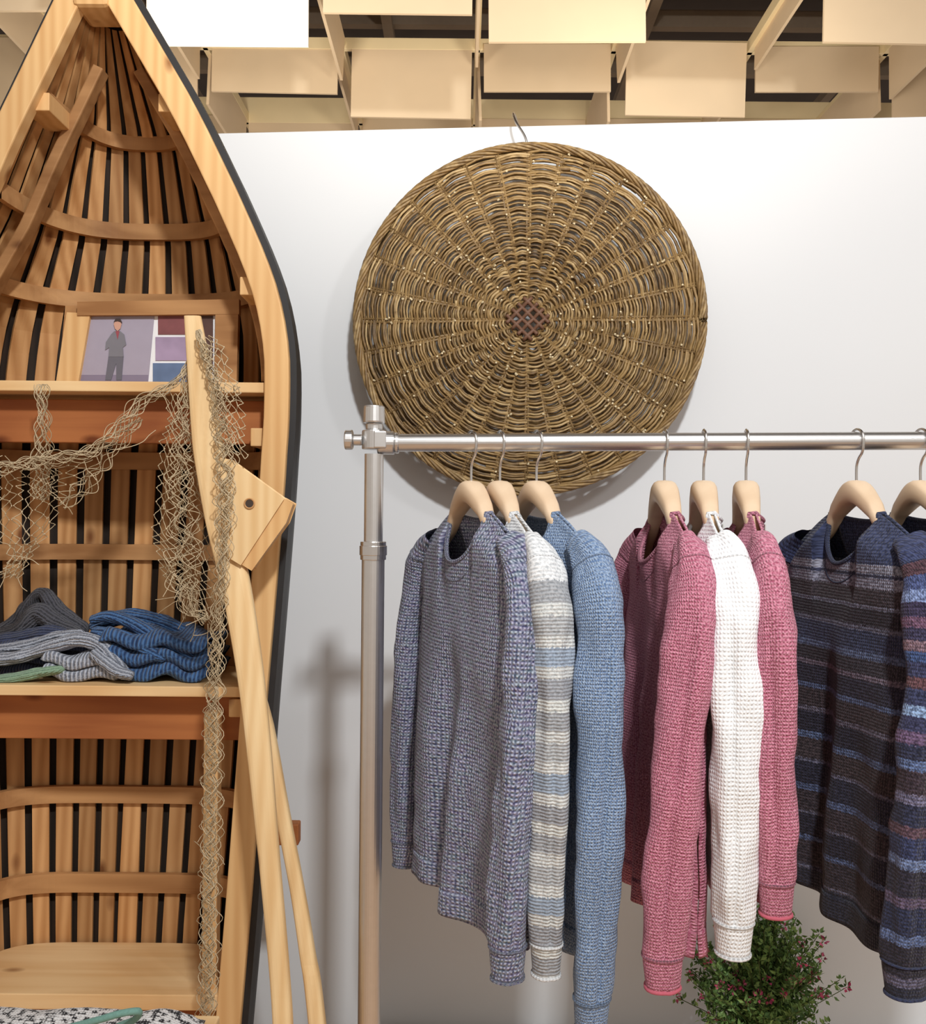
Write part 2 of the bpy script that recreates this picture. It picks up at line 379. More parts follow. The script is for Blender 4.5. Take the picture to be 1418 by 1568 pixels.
flat('photo_blue',q(234,556,292,592),1.924,plain('photo_blue',srgb(96,116,150),.5,scale=25,var=.4,bump=0),.002,pb)
flat('photo_dark',q(304,483,326,560),1.924,plain('photo_dark',srgb(80,52,44),.5,scale=25,var=.4,bump=0),.002,pb)

# ---------------- oars and notched board
def oar(name,pts,mat,flatten=.45):
    o=empty(name); b=B(); C=[];W=[]
    for u,v,D,w in pts: C.append(P(u,v,D)); W.append(w*D/1418/2)
    n=20
    C2=smooth_pts(C,6); W2=[float(np.interp(i/6,range(len(W)),W)) for i in range(len(C2))]
    def fn(i,j):
        a=2*math.pi*j/n; fl=flatten+(1-flatten)*max(0,min(1,(i/len(C2)-.55)*3))
        x=math.copysign(abs(math.cos(a))**.6,math.cos(a)); y=math.copysign(abs(math.sin(a))**.6,math.sin(a))
        return C2[i]+Vector((x*W2[i],y*W2[i]*fl,0))
    b.grid(fn,len(C2),n,closed=True); m=len(C2)
    b.f.append(tuple(range(n-1,-1,-1))); b.f.append(tuple((m-1)*n+k for k in range(n)))
    b.make('shaft_and_blade',mat,o,smooth=False,bevel=.001); return o
oar('wooden_oar',[(295,484,1.70,26),(307,580,1.69,38),(320,690,1.68,48),(340,800,1.67,50),(362,900,1.65,46),(382,1020,1.63,42),(397,1150,1.61,38),(413,1320,1.59,32),(429,1500,1.57,30),(436,1640,1.55,30),(452,2140,1.50,30)],M_oar)
oar('wooden_oar',[(386,1020,1.68,14),(408,1110,1.67,22),(432,1240,1.65,22),(455,1360,1.63,22),(471,1460,1.61,24),(486,1568,1.59,26),(540,2100,1.53,26)],M_oar,.9)
rd=empty('notched_rudder_board'); D=1.636
fr=[(340,704),(352,706),(432,764),(368,862),(345,848)]
B().prism([P(u,v,D) for u,v in fr],D,D+.022).make('board',M_oar,rd,bevel=.003)
cpt=P(382,771,D-.001)
B().tube([cpt+Vector((math.cos(a)*.0085,-.0005,math.sin(a)*.0085)) for a in np.linspace(0,2*math.pi,24,endpoint=False)],.0015,6,closed=True).make('hole_rim',M_rib,rd)
B().tube([cpt+Vector((0,-.0006,0)),cpt+Vector((0,.002,0))],.008,20).make('hole',M_void,rd)
B().prism([P(432,764,D),P(446,772,D),P(436,800,D),P(384,872,D),P(368,862,D)],D+.004,D+.04).make('board_side',M_gun,rd,bevel=.002)

# ---------------- fishing net : diamond mesh
random.seed(11)
nb=B()
def nz3(p,s): return noise.noise(p*14+Vector((s*3.1,s,0)))
def net(pp,D,amps,k,cell=.030,r=.00075):
    pts=[P(u,v,D if not isinstance(D,list) else D[i]) for i,(u,v) in enumerate(pp)]
    C=smooth_pts(pts,24); am=[float(np.interp(i/24,range(len(amps)),amps)) for i in range(len(C))]
    L=[0]
    for i in range(1,len(C)): L.append(L[-1]+(C[i]-C[i-1]).length)
    for s in range(k):
        x0=(s-(k-1)/2)/(max(k-1,1)/2); x0*=random.uniform(.75,1.1); y0=random.uniform(-1,1)
        sg=1 if s%2 else -1; out=[]; f=2*math.pi/(cell*random.uniform(1.4,2.2)); ph=random.uniform(-.8,.8)
        w=random.uniform(.3,.8)
        for i in range(len(C)):
            t=(C[min(i+1,len(C)-1)]-C[max(i-1,0)]).normalized(); side=Vector((t.z,0,-t.x))
            if side.length<.3: side=Vector((1,0,0))
            o=x0+sg*w*math.sin(f*L[i]+ph)+.6*nz3(C[i],s)
            out.append(C[i]+side.normalized()*am[i]*o+Vector((0,am[i]*.5*(y0+.6*math.cos(f*L[i])),0)))
        nb.tube(out,r,4,cap=False)
def netsheet(le,ri,D,n,rows_,sag=.006):
    A=smooth_pts([P(u,v,D) for u,v in le],16); C=smooth_pts([P(u,v,D) for u,v in ri],16)
    def at(a,t):
        i=t*(len(A)-1); i0=min(int(i),len(A)-2); f=i-i0
        p=A[i0].lerp(A[i0+1],f); q_=C[i0].lerp(C[i0+1],f); r_=p.lerp(q_,a)
        nzv=Vector((nz3(r_*1.2,3),nz3(r_*1.1,7),nz3(r_*1.3,9)))
        return r_+nzv*.014+Vector((0,sag*math.sin(a*19),0))
    for j in range(n+1):
        pts=[]
        for i in range(rows_*2+1):
            sg=(.5 if j%2 else -.5)*(1 if i%2 else -1)*.8
            pts.append(at((j+sg)/n+random.uniform(-.2,.2)/n,i/(rows_*2)))
        nb.tube(smooth_pts(pts,3),.00075,4,cap=False)
        for i in range(1,rows_*2,1):
            p=pts[i]; nb.tube([p-Vector((0,0,.0013)),p+Vector((0,0,.0013))],.0013,4)
netsheet([(-12,700),(-10,770),(8,850),(0,890)],[(128,700),(104,760),(62,820),(30,890)],1.725,9,13)
netsheet([(262,600),(246,700),(240,820),(262,900)],[(312,600),(322,720),(326,850),(322,958)],1.705,10,20)
netsheet([(300,515),(332,600),(348,690)],[(322,510),(366,610),(378,700)],1.64,5,12)
net([(303,505),(330,590),(344,680),(346,780),(342,860),(334,960),(328,1080),(325,1200),(322,1320),(320,1440),(318,1560),(316,1800)],[1.665,1.655,1.645,1.622,1.622,1.64,1.65,1.66,1.66,1.66,1.66,1.66],[.004,.010,.014,.013,.008,.010,.012,.013,.013,.012,.012,.01],18,.026)
net([(300,520),(286,590),(282,680),(275,760),(284,830),(276,880),(290,925),(316,952)],1.70,[.004,.010,.016,.022,.022,.022,.014,.010],14,.034)
net([(290,560),(262,590),(220,612),(180,655),(140,690),(80,702),(0,715),(-40,700)],1.70,[.003,.006,.010,.011,.009,.009,.010,.01],13,.028)
net([(215,640),(170,690),(135,740),(96,775)],1.71,[.006,.014,.014,.008],8,.03)
net([(62,588),(66,640),(64,690),(66,730),(62,765)],1.735,[.010,.010,.015,.017,.012],14,.028)
for k in range(60):
    c=random.choice([(282,890),(290,900),(285,700),(250,600),(350,640),(300,930),(130,700),(60,740),(20,850),(325,1300),(265,820),(350,600),(260,640)])
    p=P(c[0]+random.gauss(0,12),c[1]+random.gauss(0,28),1.68+random.uniform(-.01,.03)); pts=[p]
    d=Vector((random.uniform(-1,1),random.uniform(-.3,.3),random.uniform(-1,.4)))*.010
    for i in range(4): d+=Vector((random.uniform(-1,1),random.uniform(-.3,.3),random.uniform(-1,.6)))*.006; pts.append(pts[-1]+d)
    nb.tube(smooth_pts(pts,4),.0007,4,cap=False)
nb.make('fishing_net',M_net,smooth=True)

# ---------------- folded knitwear on shelf
def nz(v,s,k=0): return noise.noise(Vector(v)*s+Vector((k,k*1.7,k*.3)))
M_blue=knit('knit_denim_dark',srgb(28,52,92),srgb(76,114,162),.008,style='ribx',bump=1.6,speck=200,mixpos=(.4,.7))
M_dk=knit('knit_charcoal',srgb(46,48,54),srgb(84,84,92),.006,style='ribx',bump=1.4)
M_gb=knit('knit_greyblue_rib',srgb(104,110,124),srgb(180,185,196),.008,style='ribx',bump=1.6,mixpos=(.4,.68))
M_grn=knit('knit_sage',srgb(98,128,104),srgb(138,164,138),.006,style='ribx')
M_nv=knit('knit_navy',srgb(36,42,66),srgb(64,72,100),.006,style='ribx',bump=1.4)
fp=empty('folded_knitwear_pile')
def roll(name,pts,rr,mat,seed,flat_=.7,folds=5):
    C=smooth_pts(pts,12); n=len(C)
    R=rr if isinstance(rr,list) else [rr]*len(pts)
    def fn(i,j):
        a=2*math.pi*j/48; t=(C[min(i+1,n-1)]-C[max(i-1,0)]).normalized()
        side=t.cross(Vector((0,0,1))).normalized(); up=side.cross(t)
        r0=float(np.interp(i/12,range(len(R)),R))
        e=max(0,1-min(i,n-1-i)/2.0)
        r=r0*(1+.16*nz(C[i]+Vector((math.cos(a),math.sin(a),0))*.01,32,seed)+.12*abs(math.sin(a*folds*.5+i*.06+seed))+.04*math.sin(i*.9+3*math.cos(a)))*math.sqrt(max(.02,1-e*e))
        p=C[i]+side*math.cos(a)*r+up*math.sin(a)*r*flat_
        p.z=max(p.z,ZM+.0015)
        return p,(a*r0,i*.006)
    B().grid(fn,n,49).make(name,mat,fp,smooth=True)
def slab(name,u0,u1,v0,v1,D0,D1,mat,seed,layers=3,skew=0):
    a=P(u0,v1,D0); c_=P(u1,v1,D0); zb=max(ZM+.002,a.z); zt=P(u0,v0,D0).z; h=(zt-zb)/layers
    b=B()
    for L in range(layers):
        z0=zb+L*h; x0_=a.x+random.uniform(0,.008); x1_=c_.x-random.uniform(0,.010)
        def fn(i,j,z0=z0,x0_=x0_,x1_=x1_,L=L):
            s=i/40; ang=2*math.pi*j/40
            cx=math.copysign(abs(math.cos(ang))**.35,math.cos(ang)); sz=math.copysign(abs(math.sin(ang))**.8,math.sin(ang))
            y=(D0+D1)/2+cx*(D1-D0)/2; x=x0_+(x1_-x0_)*s
            e=math.sqrt(max(0.03,1-abs(2*s-1)**10))
            w=.35*h*nz((x,y,L*.3),22,seed)+.25*h*math.sin(x*60+y*40+seed)
            z=z0+h*.5+(h*.52*sz)*e+w+skew*(s-.5)
            y+=.006*nz((x,0,L),25,seed)
            return Vector((x,y,max(z,ZM+.0015))),(x,y+ang*h*.5)
        b.grid(fn,41,41)
    b.make(name,mat,fp,smooth=True)
random.seed(4)
slab('blue_jumper_folded',150,318,972,1043,1.80,1.98,M_blue,2,3,-.012)
roll('blue_jumper_fold_1',[P(138,962,1.92),P(190,945,1.92),P(250,955,1.92),P(300,982,1.92),P(316,1010,1.91)],[.018,.022,.024,.022,.018],M_blue,2,.7,7)
roll('blue_jumper_fold_2',[P(138,950,1.86),P(170,944,1.855),P(210,958,1.85),P(250,984,1.84),P(300,1010,1.83)],[.012,.015,.017,.016,.014],M_blue,4,.7,6)
roll('blue_jumper_fold_3',[P(140,966,1.84),P(180,972,1.83),P(215,988,1.82),P(256,1010,1.81)],[.012,.015,.016,.013],M_blue,5,.7,6)
slab('navy_jumper_folded',-70,150,985,1040,1.84,2.0,M_nv,12,3)
roll('charcoal_scarf_1',[P(-30,984,1.93),P(20,960,1.93),P(46,930,1.93),P(66,908,1.92),P(92,938,1.91),P(135,968,1.90)],[.02,.022,.020,.013,.020,.014],M_dk,8,.8,7)
roll('charcoal_scarf_2',[P(-20,980,1.90),P(30,968,1.90),P(62,940,1.90),P(90,956,1.89),P(125,972,1.88)],[.018,.022,.024,.02,.012],M_dk,9,.9,6)
roll('charcoal_scarf_3',[P(-20,985,1.88),P(40,976,1.88),P(80,970,1.87),P(120,980,1.87)],[.016,.02,.02,.014],M_nv,10,.8,6)
roll('grey_jumper_roll',[P(-30,1012,1.82),P(30,1006,1.82),P(80,990,1.82),P(125,980,1.82),P(158,990,1.82),P(180,1014,1.815),P(190,1032,1.81)],[.016,.017,.018,.019,.019,.019,.015],M_gb,1)
slab('grey_jumper_folded',60,180,1004,1043,1.795,1.85,M_gb,22,2)
roll('grey_jumper_upper',[P(-30,998,1.85),P(40,988,1.85),P(90,974,1.85),P(130,970,1.85)],[.012,.014,.014,.012],M_gb,21)
roll('grey_jumper_cuff',[P(140,998,1.80),P(160,1012,1.795),P(182,1028,1.79),P(205,1036,1.79)],[.012,.016,.016,.012],M_gb,6)
roll('sage_scarf',[P(-30,1044,1.80),P(20,1038,1.80),P(60,1030,1.80),P(100,1024,1.80)],[.012,.014,.014,.01],M_grn,3)
st=empty('display_stool'); c=P(90,1600,1.50)
b=B().box((c.x,c.y,c.z-.03),(.46,.24,.03))
for sx in(-.2,.2):
    for sy in(-.09,.09): b.cyl((c.x+sx,c.y+sy,c.z-.045),(c.x+sx*1.08,c.y+sy*1.08,0),.014,12,.011)
b.make('seat_and_legs',M_shelf,st,bevel=.003)
M_mott=knit('knit_black_white_marl',srgb(30,30,34),srgb(225,225,225),.006,speck=90,mixpos=(.42,.52))
bl=empty('folded_blanket')
def fn(i,j):
    x=(i/40-.5)*.42; y=(j/20-.5)*.2; e=max(abs(i/40-.5),abs(j/20-.5))*2
    return Vector((c.x+x,c.y+y,c.z-.012+.034*(1-e**6)+.008*nz((x,y,0),18,3))),(x,y)
B().grid(fn,41,21).make('blanket_cloth',M_mott,bl,smooth=True,solid=.003)
pts=[P(100,1575,1.42),P(150,1562,1.41),P(185,1552,1.41),P(212,1549,1.42),P(205,1562,1.44),P(180,1572,1.46)]
B().tube(smooth_pts(pts,8),.0055,8).make('teal_trim',plain('teal_yarn',srgb(110,150,140),.9,scale=300,var=.2),bl,smooth=True)

# ---------------- wicker tray on wall
RB=.413; cb=P(808,490,2.2)
tray=empty('wicker_tray',cb,WA)
random.seed(5); b=B(); NSP=16
r=.042; i=0
while r<RB-.006:
    ph=math.pi*(i%2); rad=.0035*random.uniform(.8,1.2)
    brk=random.uniform(0,6.28); nseg=1 if r<.08 else random.choice([3,4,5,6])
    nsp=8 if r<.12 else 16
    for s in range(nseg):
        a0=brk+s*2*math.pi/nseg; a1=a0+2*math.pi/nseg*1.04; m=max(20,int(150/nseg)); pts=[]
        jr=random.uniform(-.0016,.0016); dr_=random.uniform(-.0015,.0015)
        for k in range(m+1):
            a=a0+(a1-a0)*k/m
            amp=.0064*min(1,.45+r/.25)
            rr=r+jr+dr_*(k/m)+.0014*math.sin(3*a+i)+.003*nz((math.cos(a)*1.4,math.sin(a)*1.4,i*.12),3,1)
            rr-=.0014*math.cos(2*nsp*a)
            sn=math.sin(nsp*a+ph)
            pts.append((rr*math.cos(a),-amp*abs(sn)**.8*math.copysign(1,sn)-.004,rr*math.sin(a)))
        b.tube(pts,[rad*(1-.3*k/m) for k in range(m+1)],5)
    r+=.0040; i+=1
b.make('weave',M_wick,tray,smooth=True)
b=B()
for k in range(2*NSP):
    a=math.pi*k/NSP
    r0=.034 if k%2==0 else .12
    for o in(-.0040,.0040):
        a_=a+random.uniform(-.004,.004)
        p0=Vector((math.cos(a)*r0,-.004,math.sin(a)*r0)); p1=Vector((math.cos(a_)*(RB-.004),-.005,math.sin(a_)*(RB-.004)))
        t=Vector((-math.sin(a),0,math.cos(a)))*o
        b.tube([p0+t*.3,(p0+p1)/2+t,p1+t],.0034,5)
b.make('spokes',M_wickd,tray,smooth=True)
b=B()
for k in range(13):
    ph=k*2*math.pi/6; rr=RB-.002
    yo=.004+.0062*(k-6); pts=[]
    for s in range(200):
        a=2*math.pi*s/200; tw=a*16+ph
        if k<6: R_=RB-.004+.0068*math.cos(tw); pts.append((R_*math.cos(a),-.010+.0068*math.sin(tw),R_*math.sin(a)))
        else: R_=rr+.003*math.sin(24*a+k*math.pi); pts.append((R_*math.cos(a),yo,R_*math.sin(a)))
    b.tube(pts,.0036,6,closed=True)
b.make('rim',M_wick,tray,smooth=True)
b=B()
for o in(-.0285,-.0095,.0095,.0285):
    for s_ in(1,-1):
        d=Vector((math.cos(math.pi/4*s_),0,math.sin(math.pi/4*s_))); t=Vector((-d.z,0,d.x))*o; pts=[]
        for k in range(17):
            w=-.042+.084*k/16
            ov=math.sin(w/.019*math.pi+ (0 if (round((o+.0285)/.019)%2==0) else math.pi)+(0 if s_>0 else math.pi))
            pts.append(t+d*w+Vector((0,-.014-.0028*ov,0)))
        b.tube(pts,.0048,6)
b.make('centre_cross',M_wickr,tray,smooth=True)
b=B()
for k in range(240):
    a=random.choice(range(2*NSP))*math.pi/NSP+random.gauss(0,.03); rr=random.uniform(.07,RB-.015)
    p=Vector((rr*math.cos(a),-.010,rr*math.sin(a))); b.tube([p,p+Vector((random.uniform(-.003,.003),-.004,random.uniform(-.003,.003)))],.0024,6)
b.make('cut_ends',M_cut,tray)
wz_=P(797,200,2.2).x
hk=empty('wire_wall_hook'); y=wallY(wz_)
B().tube(smooth_pts([(wz_+.020,y-.075,2.375),(wz_+.012,y-.072,2.405),(wz_-.006,y-.06,2.44),(wz_-.014,y-.045,2.466),(wz_-.012,y-.02,2.482),(wz_-.004,y+.02,2.484),(wz_+.008,y+.07,2.476),(wz_+.012,y+.098,2.44)],8),.0032,8).make('wire',M_chrome,hk,smooth=True)

# ---------------- clothes rail
rack=empty('clothes_rail')
Lp=P(600,678,1.62); Rp=P(1418,675,1.56)
def railp(x): t=(x-Lp.x)/(Rp.x-Lp.x); return Lp+(Rp-Lp)*t
dirr=(Rp-Lp).normalized(); polep=P(573,678,1.62); RX=railp(1.45)
b=B(); b.cyl(Lp-dirr*.005,RX,.0155,32); b.make('hanging_bar',M_metal,rack,smooth=False)
px,py=polep.x,polep.y
b=B(); b.cyl((px,py,1.44),(px,py,1.60),.0165,32); b.cyl((px,py,0.03),(px,py,1.44),.0200,32)
b.cyl((RX.x,RX.y,1.44),(RX.x,RX.y,1.60),.0165,32); b.cyl((RX.x,RX.y,0.03),(RX.x,RX.y,1.44),.0200,32)
b.make('uprights',M_metal,rack)
b=B()
for X,Y in((px,py),(RX.x,RX.y)):
    b.cyl((X,Y,1.415),(X,Y,1.447),.0225,32); b.cyl((X,Y,1.423),(X,Y,1.440),.0240,32)
b.make('collars',M_chrome,rack,bevel=.001)
b=B(); zt=polep.z
for X,Y,s in((px,py,1),(RX.x,RX.y,-1)):
    b.cyl((X,Y,zt-.012),(X,Y,zt+.022),.0215,24)
    b.cyl((X,Y,zt+.022),(X,Y,zt+.034),.015,24)
    b.cyl((X,Y-.004,zt+.034),(X,Y-.004,zt+.064),.0195,24,.0185)
    b.cyl((X-s*.02,Y-.01,zt+.004),(X-s*.036,Y-.01,zt+.004),.010,20)
    b.cyl((X-s*.036,Y-.01,zt+.004),(X-s*.050,Y-.01,zt+.004),.0175,24)
    b.cyl((X+s*.006,Y,zt),(X+s*.036,Y,zt),.0205,28)
    b.cyl((X+s*.036,Y,zt),(X+s*.044,Y,zt),.0185,28)
    b.box((X+s*.012,Y-.018,zt+.004),(.022,.014,.030))
b.make('corner_clamps',M_metal,rack,bevel=.0025)
b=B()
for X,Y in((px,py),(RX.x,RX.y)):
    b.box((X,Y,.02),(.04,.5,.03))
    for s in(-.22,.22): b.cyl((X,Y+s,.0),(X,Y+s,.006),.02,16)
b.box(((px+RX.x)/2,(py+RX.y)/2,.05),(RX.x-px,.025,.025),Matrix.Rotation(math.atan2(RX.y-py,RX.x-px),3,'Z')); b.make('base_feet',M_metal,rack,bevel=.003)

# ---------------- garments
def sm(t): t=max(0,min(1,t)); return t*t*(3-2*t)
def sweater(name,u_hook,ang,mat,length=.66,T=.03,fwd=.0,slen=.62,seed=0,ry=.036,neck=.085,W0=.205,smat=None,trim=None,drop=.122,swing=0,famp=.015):
    smat=smat or mat
    x=(u_hook-709)/1418*1.6
    for _ in range(3):
        p=railp(x); x=(u_hook-709)/1418*p.y+ (784-678)/1418*p.y*-ROLL
    p=railp(x); base=p+Vector((0,0,-drop))
    e=empty(name,base,-math.radians(ang))
    rnd=random.Random(seed)
    ph=[rnd.uniform(0,6.28) for _ in range(6)]
    ns,nt_=81,90; hn=.070
    def Wt(z): return W0*(1+.08*sm((-z-.05)/.25)-.05*sm((-z-.45)/.2))
    def top(x,front):
        ax=abs(x)
        if ax<hn:
            k=math.sqrt(max(0,1-(ax/hn)**2)); return -(neck if front else .014)*k**.9
        return -.072*((ax-hn)/(W0-hn))**1.15
    def body(front):
        sg=-1 if front else 1
        def fn(i,j):
            t=j/(nt_-1); s=-1+2*i/(ns-1)
            x0=s*W0; zt_=top(x0,front)
            bot=-length+.010*math.sin(3*s+ph[4])
            z=zt_+(bot-zt_)*t
            X=s*W0+(Wt(z)-W0)*s*sm(t*1.5)
            ax=abs(x0)
            y0=(.034 if front else .024)*math.sqrt(max(0,1-(x0/hn)**2)) if ax<hn else .003
            prof=math.sqrt(max(0,1-abs(s)**3))
            Tz=T*(1+.35*sm(-z/.5))
            k=sm((zt_-z)/(.12 if ax<hn else .05))
            ya=max(Tz,.026)*prof*(1-sm(-z/.2))+Tz*prof*sm(-z/.2)
            y=y0*(1-k)+ya*k+.0015
            f=sm((-z-.10)/.40)
            ridge=lambda c,w,d: d*math.exp(-((X-c-.06*z)/w)**2)
            fold=famp*f*(.55*math.sin(24*X+ph[0]+2*z)+.3*math.sin(47*X+ph[1]-5*z))*prof
            fold+=sg*f*(ridge(.07,.026,1.2*famp)+ridge(-.09,.032,1.0*famp)-ridge(.0,.024,1.2*famp))
            dr=.007*nz((X*1.0,sg*2,z),7,seed)*sm(-z/.1)+.0035*nz((X,sg*3,z*.7),24,seed+2)*sm(-z/.05)
            q_=(abs(X)-.19)*1.0+(z+.17)*.55
            dr+=.004*math.exp(-(q_/.015)**2)*sm((-z-.12)/.05)*(1-sm((-z-.3)/.15))
            return Vector((X,sg*y+fold+dr+swing*(-z),z)),(X+(0 if front else .5),z)
        return fn
    b=B(); b.grid(body(True),ns,nt_); b.grid(body(False),ns,nt_)
    b.make('body',mat,e,smooth=True,solid=.003)
    f=body(True); g=body(False)
    idx=[i for i in range(ns) if abs(-1+2*i/(ns-1))*W0<=hn+.002]
    ring=[f(i,0)[0] for i in idx]+[g(i,0)[0] for i in idx][::-1]
    B().tube(ring,.0042,8,closed=True).make('collar',mat,e,smooth=True)
    B().tube([f(i,5)[0]+Vector((0,-.001,0)) for i in idx[2:-2]],.0016,6).make('collar_seam',mat,e,smooth=True)
    b=B()
    for fr,fn_ in((1,f),(0,g)):
        b.grid(lambda i,j:(fn_(i,nt_-1-(6-j))[0]+Vector((0,(-1 if fr else 1)*.0020,0)),fn_(i,nt_-1-(6-j))[1]),ns,7)
    b.make('hem_band',mat,e,smooth=True,solid=.002)
    for sd in(1,-1):
        fw=fwd*(1 if sd>0 else .5)
        pa=[(.146,0,-.044),(.180,0,-.064),(.206,-fw*.05,-.098),(.225,-fw*.18,-.16),(.237,-fw*.42,-slen*.42),(.243,-fw*.72,-slen*.65),(.242,-fw*.95,-slen*.87),(.239,-fw,-slen-.01),(.238,-fw,-slen-.065)]
        C=smooth_pts([Vector((sd*a*(W0/.205),b_+swing*(-c_),c_)) for a,b_,c_ in pa],9)
        ryl=[.62,.86,1.05,1.12,1.08,1.0,.92,.84,.70]; rnl=[.018,.025,.031,.034,.032,.030,.027,.025,.021]
        Ls=[0]
        for i in range(1,len(C)): Ls.append(Ls[-1]+(C[i]-C[i-1]).length)
        nk=49; nC=len(C)
        def fn(i,j,C=C,sd=sd,Ls=Ls):
            t=(C[min(i+1,nC-1)]-C[max(i-1,0)]).normalized()
            Y=Vector((0,1,0)); Nn=t.cross(Y).normalized(); Yn=Nn.cross(t)
            a=2*math.pi*j/(nk-1); q_=i/9
            A=float(np.interp(q_,range(9),ryl))*ry; Bq=float(np.interp(q_,range(9),rnl))
            cx,cy=math.cos(a),math.sin(a)
            wr=.10*math.sin(3*a+ph[2]+Ls[i]*7)+.22*nz((cx*.7,cy*.7+sd,Ls[i]*8),1.3,seed)
            wr+=.11*nz((cx*1.6,cy*1.6+sd,Ls[i]*26),1,seed)
            wr-=.24*math.exp(-((cx+.15+.1*math.sin(Ls[i]*6))/.16)**2)*sm((Ls[i]-.1)/.1)*(1 if cy*sd>0 else 0)
            if q_>7: wr*=.3
            pt=C[i]+Yn*(cx*A*(1+wr))+Nn*(cy*Bq*(1+wr))
            return pt,(a*A,C[i].z)
        b=B(); b.grid(fn,nC,nk)
        k0=len(b.v)-nk; b.f.append(tuple(range(k0,k0+nk-1)))
        b.make('sleeve_%d'%(1 if sd>0 else 2),smat,e,smooth=True)
        i7=nC-1-8
        B().tube([fn(i7,j)[0] for j in range(0,nk-1,2)],.0022,6,closed=True).make('cuff_seam_%d'%(1 if sd>0 else 2),smat,e,smooth=True)
        B().tube([fn(nC-1,j)[0] for j in range(0,nk-1,2)],.0030,6,closed=True).make('cuff_edge_%d'%(1 if sd>0 else 2),trim or smat,e,smooth=True)
        B().tube([fn(14,j)[0] for j in range(0,nk-1,2)],.0016,6,closed=True).make('shoulder_seam_%d'%(1 if sd>0 else 2),smat,e,smooth=True)
    B().box((0,.030,-.028),(.03,.002,.018)).make('label',M_lab,e)
    h=empty('wooden_coat_hanger',base,-math.radians(ang))
    def hf(i,j):
        s=-1+2*i/60; X=s*.150; ax=abs(X)
        zc=.046-.046*sm(ax/.09)-.075*max(0,(ax-.055)/.10)
        hh=.020-.010*sm(ax/.12); th=(.021-.011*sm(ax/.10))
        if ax>.138: th*=math.sqrt(max(.05,1-((ax-.138)/.0125)**2))
        a=2*math.pi*j/16; cx=math.copysign(abs(math.cos(a))**.6,math.cos(a)); cy=math.copysign(abs(math.sin(a))**.6,math.sin(a))
        return Vector((X,cx*th,zc-.010+cy*hh)),(X,cy*.02)
    b=B(); b.grid(hf,61,16,closed=True); b.f.append(tuple(range(15,-1,-1))); b.f.append(tuple(60*16+k for k in range(16)))
    b.make('shoulder_bar',M_hang,h,smooth=True)
    hp=[(0,.050),(0,.078),(.006,.092),(.0165,.103),(.0198,.122),(.0145,.1362),(0,.1420),(-.0145,.1362),(-.0198,.122),(-.0175,.110)]
    B().tube(smooth_pts([(a,0,c_) for a,c_ in hp],6),.0023,8).make('hook',M_chrome,h,smooth=True)
    return e
M_lab=plain('fabric_label',srgb(200,198,190),.7,bump=0)
M_slate=knit('knit_slate_waffle',srgb(62,68,98),srgb(180,184,204),.0062,style='waffle',speck=210,mixpos=(.34,.74),hue=.045,bump=1.2)
w_=srgb
LG=(1,1,1,1)
st2=[(0,LG),(.125,LG)]
pal=[w_(188,190,194),w_(236,237,234),w_(206,208,210),w_(240,241,238),w_(178,192,210),w_(234,235,232),w_(180,182,188),w_(238,239,234)]
pz=.14
for k in range(28):
    st2.append((pz,pal[k%8])); pz+=.024 if k%2 else .036
M_grey=knit('knit_grey_stripe',srgb(180,183,186),srgb(228,229,230),.005,stripes=st2,style='rib',bump=.7)
M_denim=knit('knit_denim_blue',srgb(90,116,156),srgb(160,180,206),.0048,speck=330,bump=1.2)
M_pink=knit('knit_pink_heather',srgb(162,82,106),srgb(220,150,170),.0048,speck=330,bump=1.2)
M_white=knit('knit_white_chunky',srgb(228,231,234),srgb(246,247,248),.0060,bump=.9,style='tweed')
M_coral=plain('rose_trim',srgb(186,92,108),.9,scale=400,var=.15)
def br(c,k=1.1,s=.8):
    g=(c[0]+c[1]+c[2])/3; return tuple(min(1,(g+(q_-g)*s)*k) for q_ in c[:3])+(1,)
dk=[(0,w_(58,68,102)),(.10,w_(150,152,166)),(.118,w_(60,64,90)),(.126,w_(140,140,156)),(.150,w_(70,60,66)),(.185,w_(112,112,130)),(.195,w_(54,48,58)),(.23,w_(106,106,124)),(.24,w_(58,66,96)),(.285,w_(92,108,142)),(.298,w_(62,56,64)),(.33,w_(118,104,118)),(.34,w_(52,50,68)),(.385,w_(86,102,138)),(.397,w_(70,58,62)),(.44,w_(108,102,118)),(.45,w_(50,48,64)),(.50,w_(88,106,142)),(.513,w_(72,60,62)),(.56,w_(104,102,122)),(.57,w_(50,50,68)),(.62,w_(84,100,136)),(.633,w_(68,58,64)),(.68,w_(102,100,118)),(.69,w_(50,48,64)),(.74,w_(84,100,138)),(.752,w_(64,56,64)),(.81,w_(100,98,116)),(.82,w_(50,50,64))]
dk=[(p_,br(c_,1.15,.85)) for p_,c_ in dk]
M_dark=knit('knit_dark_stripe',srgb(140,140,150),srgb(250,250,255),.005,stripes=dk,speck=200)
ms=[(0,w_(56,66,104)),(.10,w_(88,58,66)),(.125,w_(70,84,130)),(.15,w_(120,140,182)),(.175,w_(60,52,80)),(.20,w_(120,84,110)),(.222,w_(64,60,90)),(.245,w_(140,110,120)),(.262,w_(60,84,130)),(.285,w_(60,64,98)),(.31,w_(110,72,76)),(.33,w_(54,60,92)),(.36,w_(130,160,196)),(.38,w_(58,60,92)),(.41,w_(110,84,116)),(.43,w_(50,54,80)),(.46,w_(96,120,166)),(.48,w_(66,52,62)),(.52,w_(116,112,140)),(.54,w_(48,52,78)),(.58,w_(100,72,84)),(.60,w_(54,62,98)),(.64,w_(108,128,168)),(.66,w_(50,46,62)),(.71,w_(100,84,110)),(.73,w_(48,54,84)),(.78,w_(96,116,160)),(.80,w_(50,46,60)),(.86,w_(100,96,120)),(.88,w_(46,48,66))]
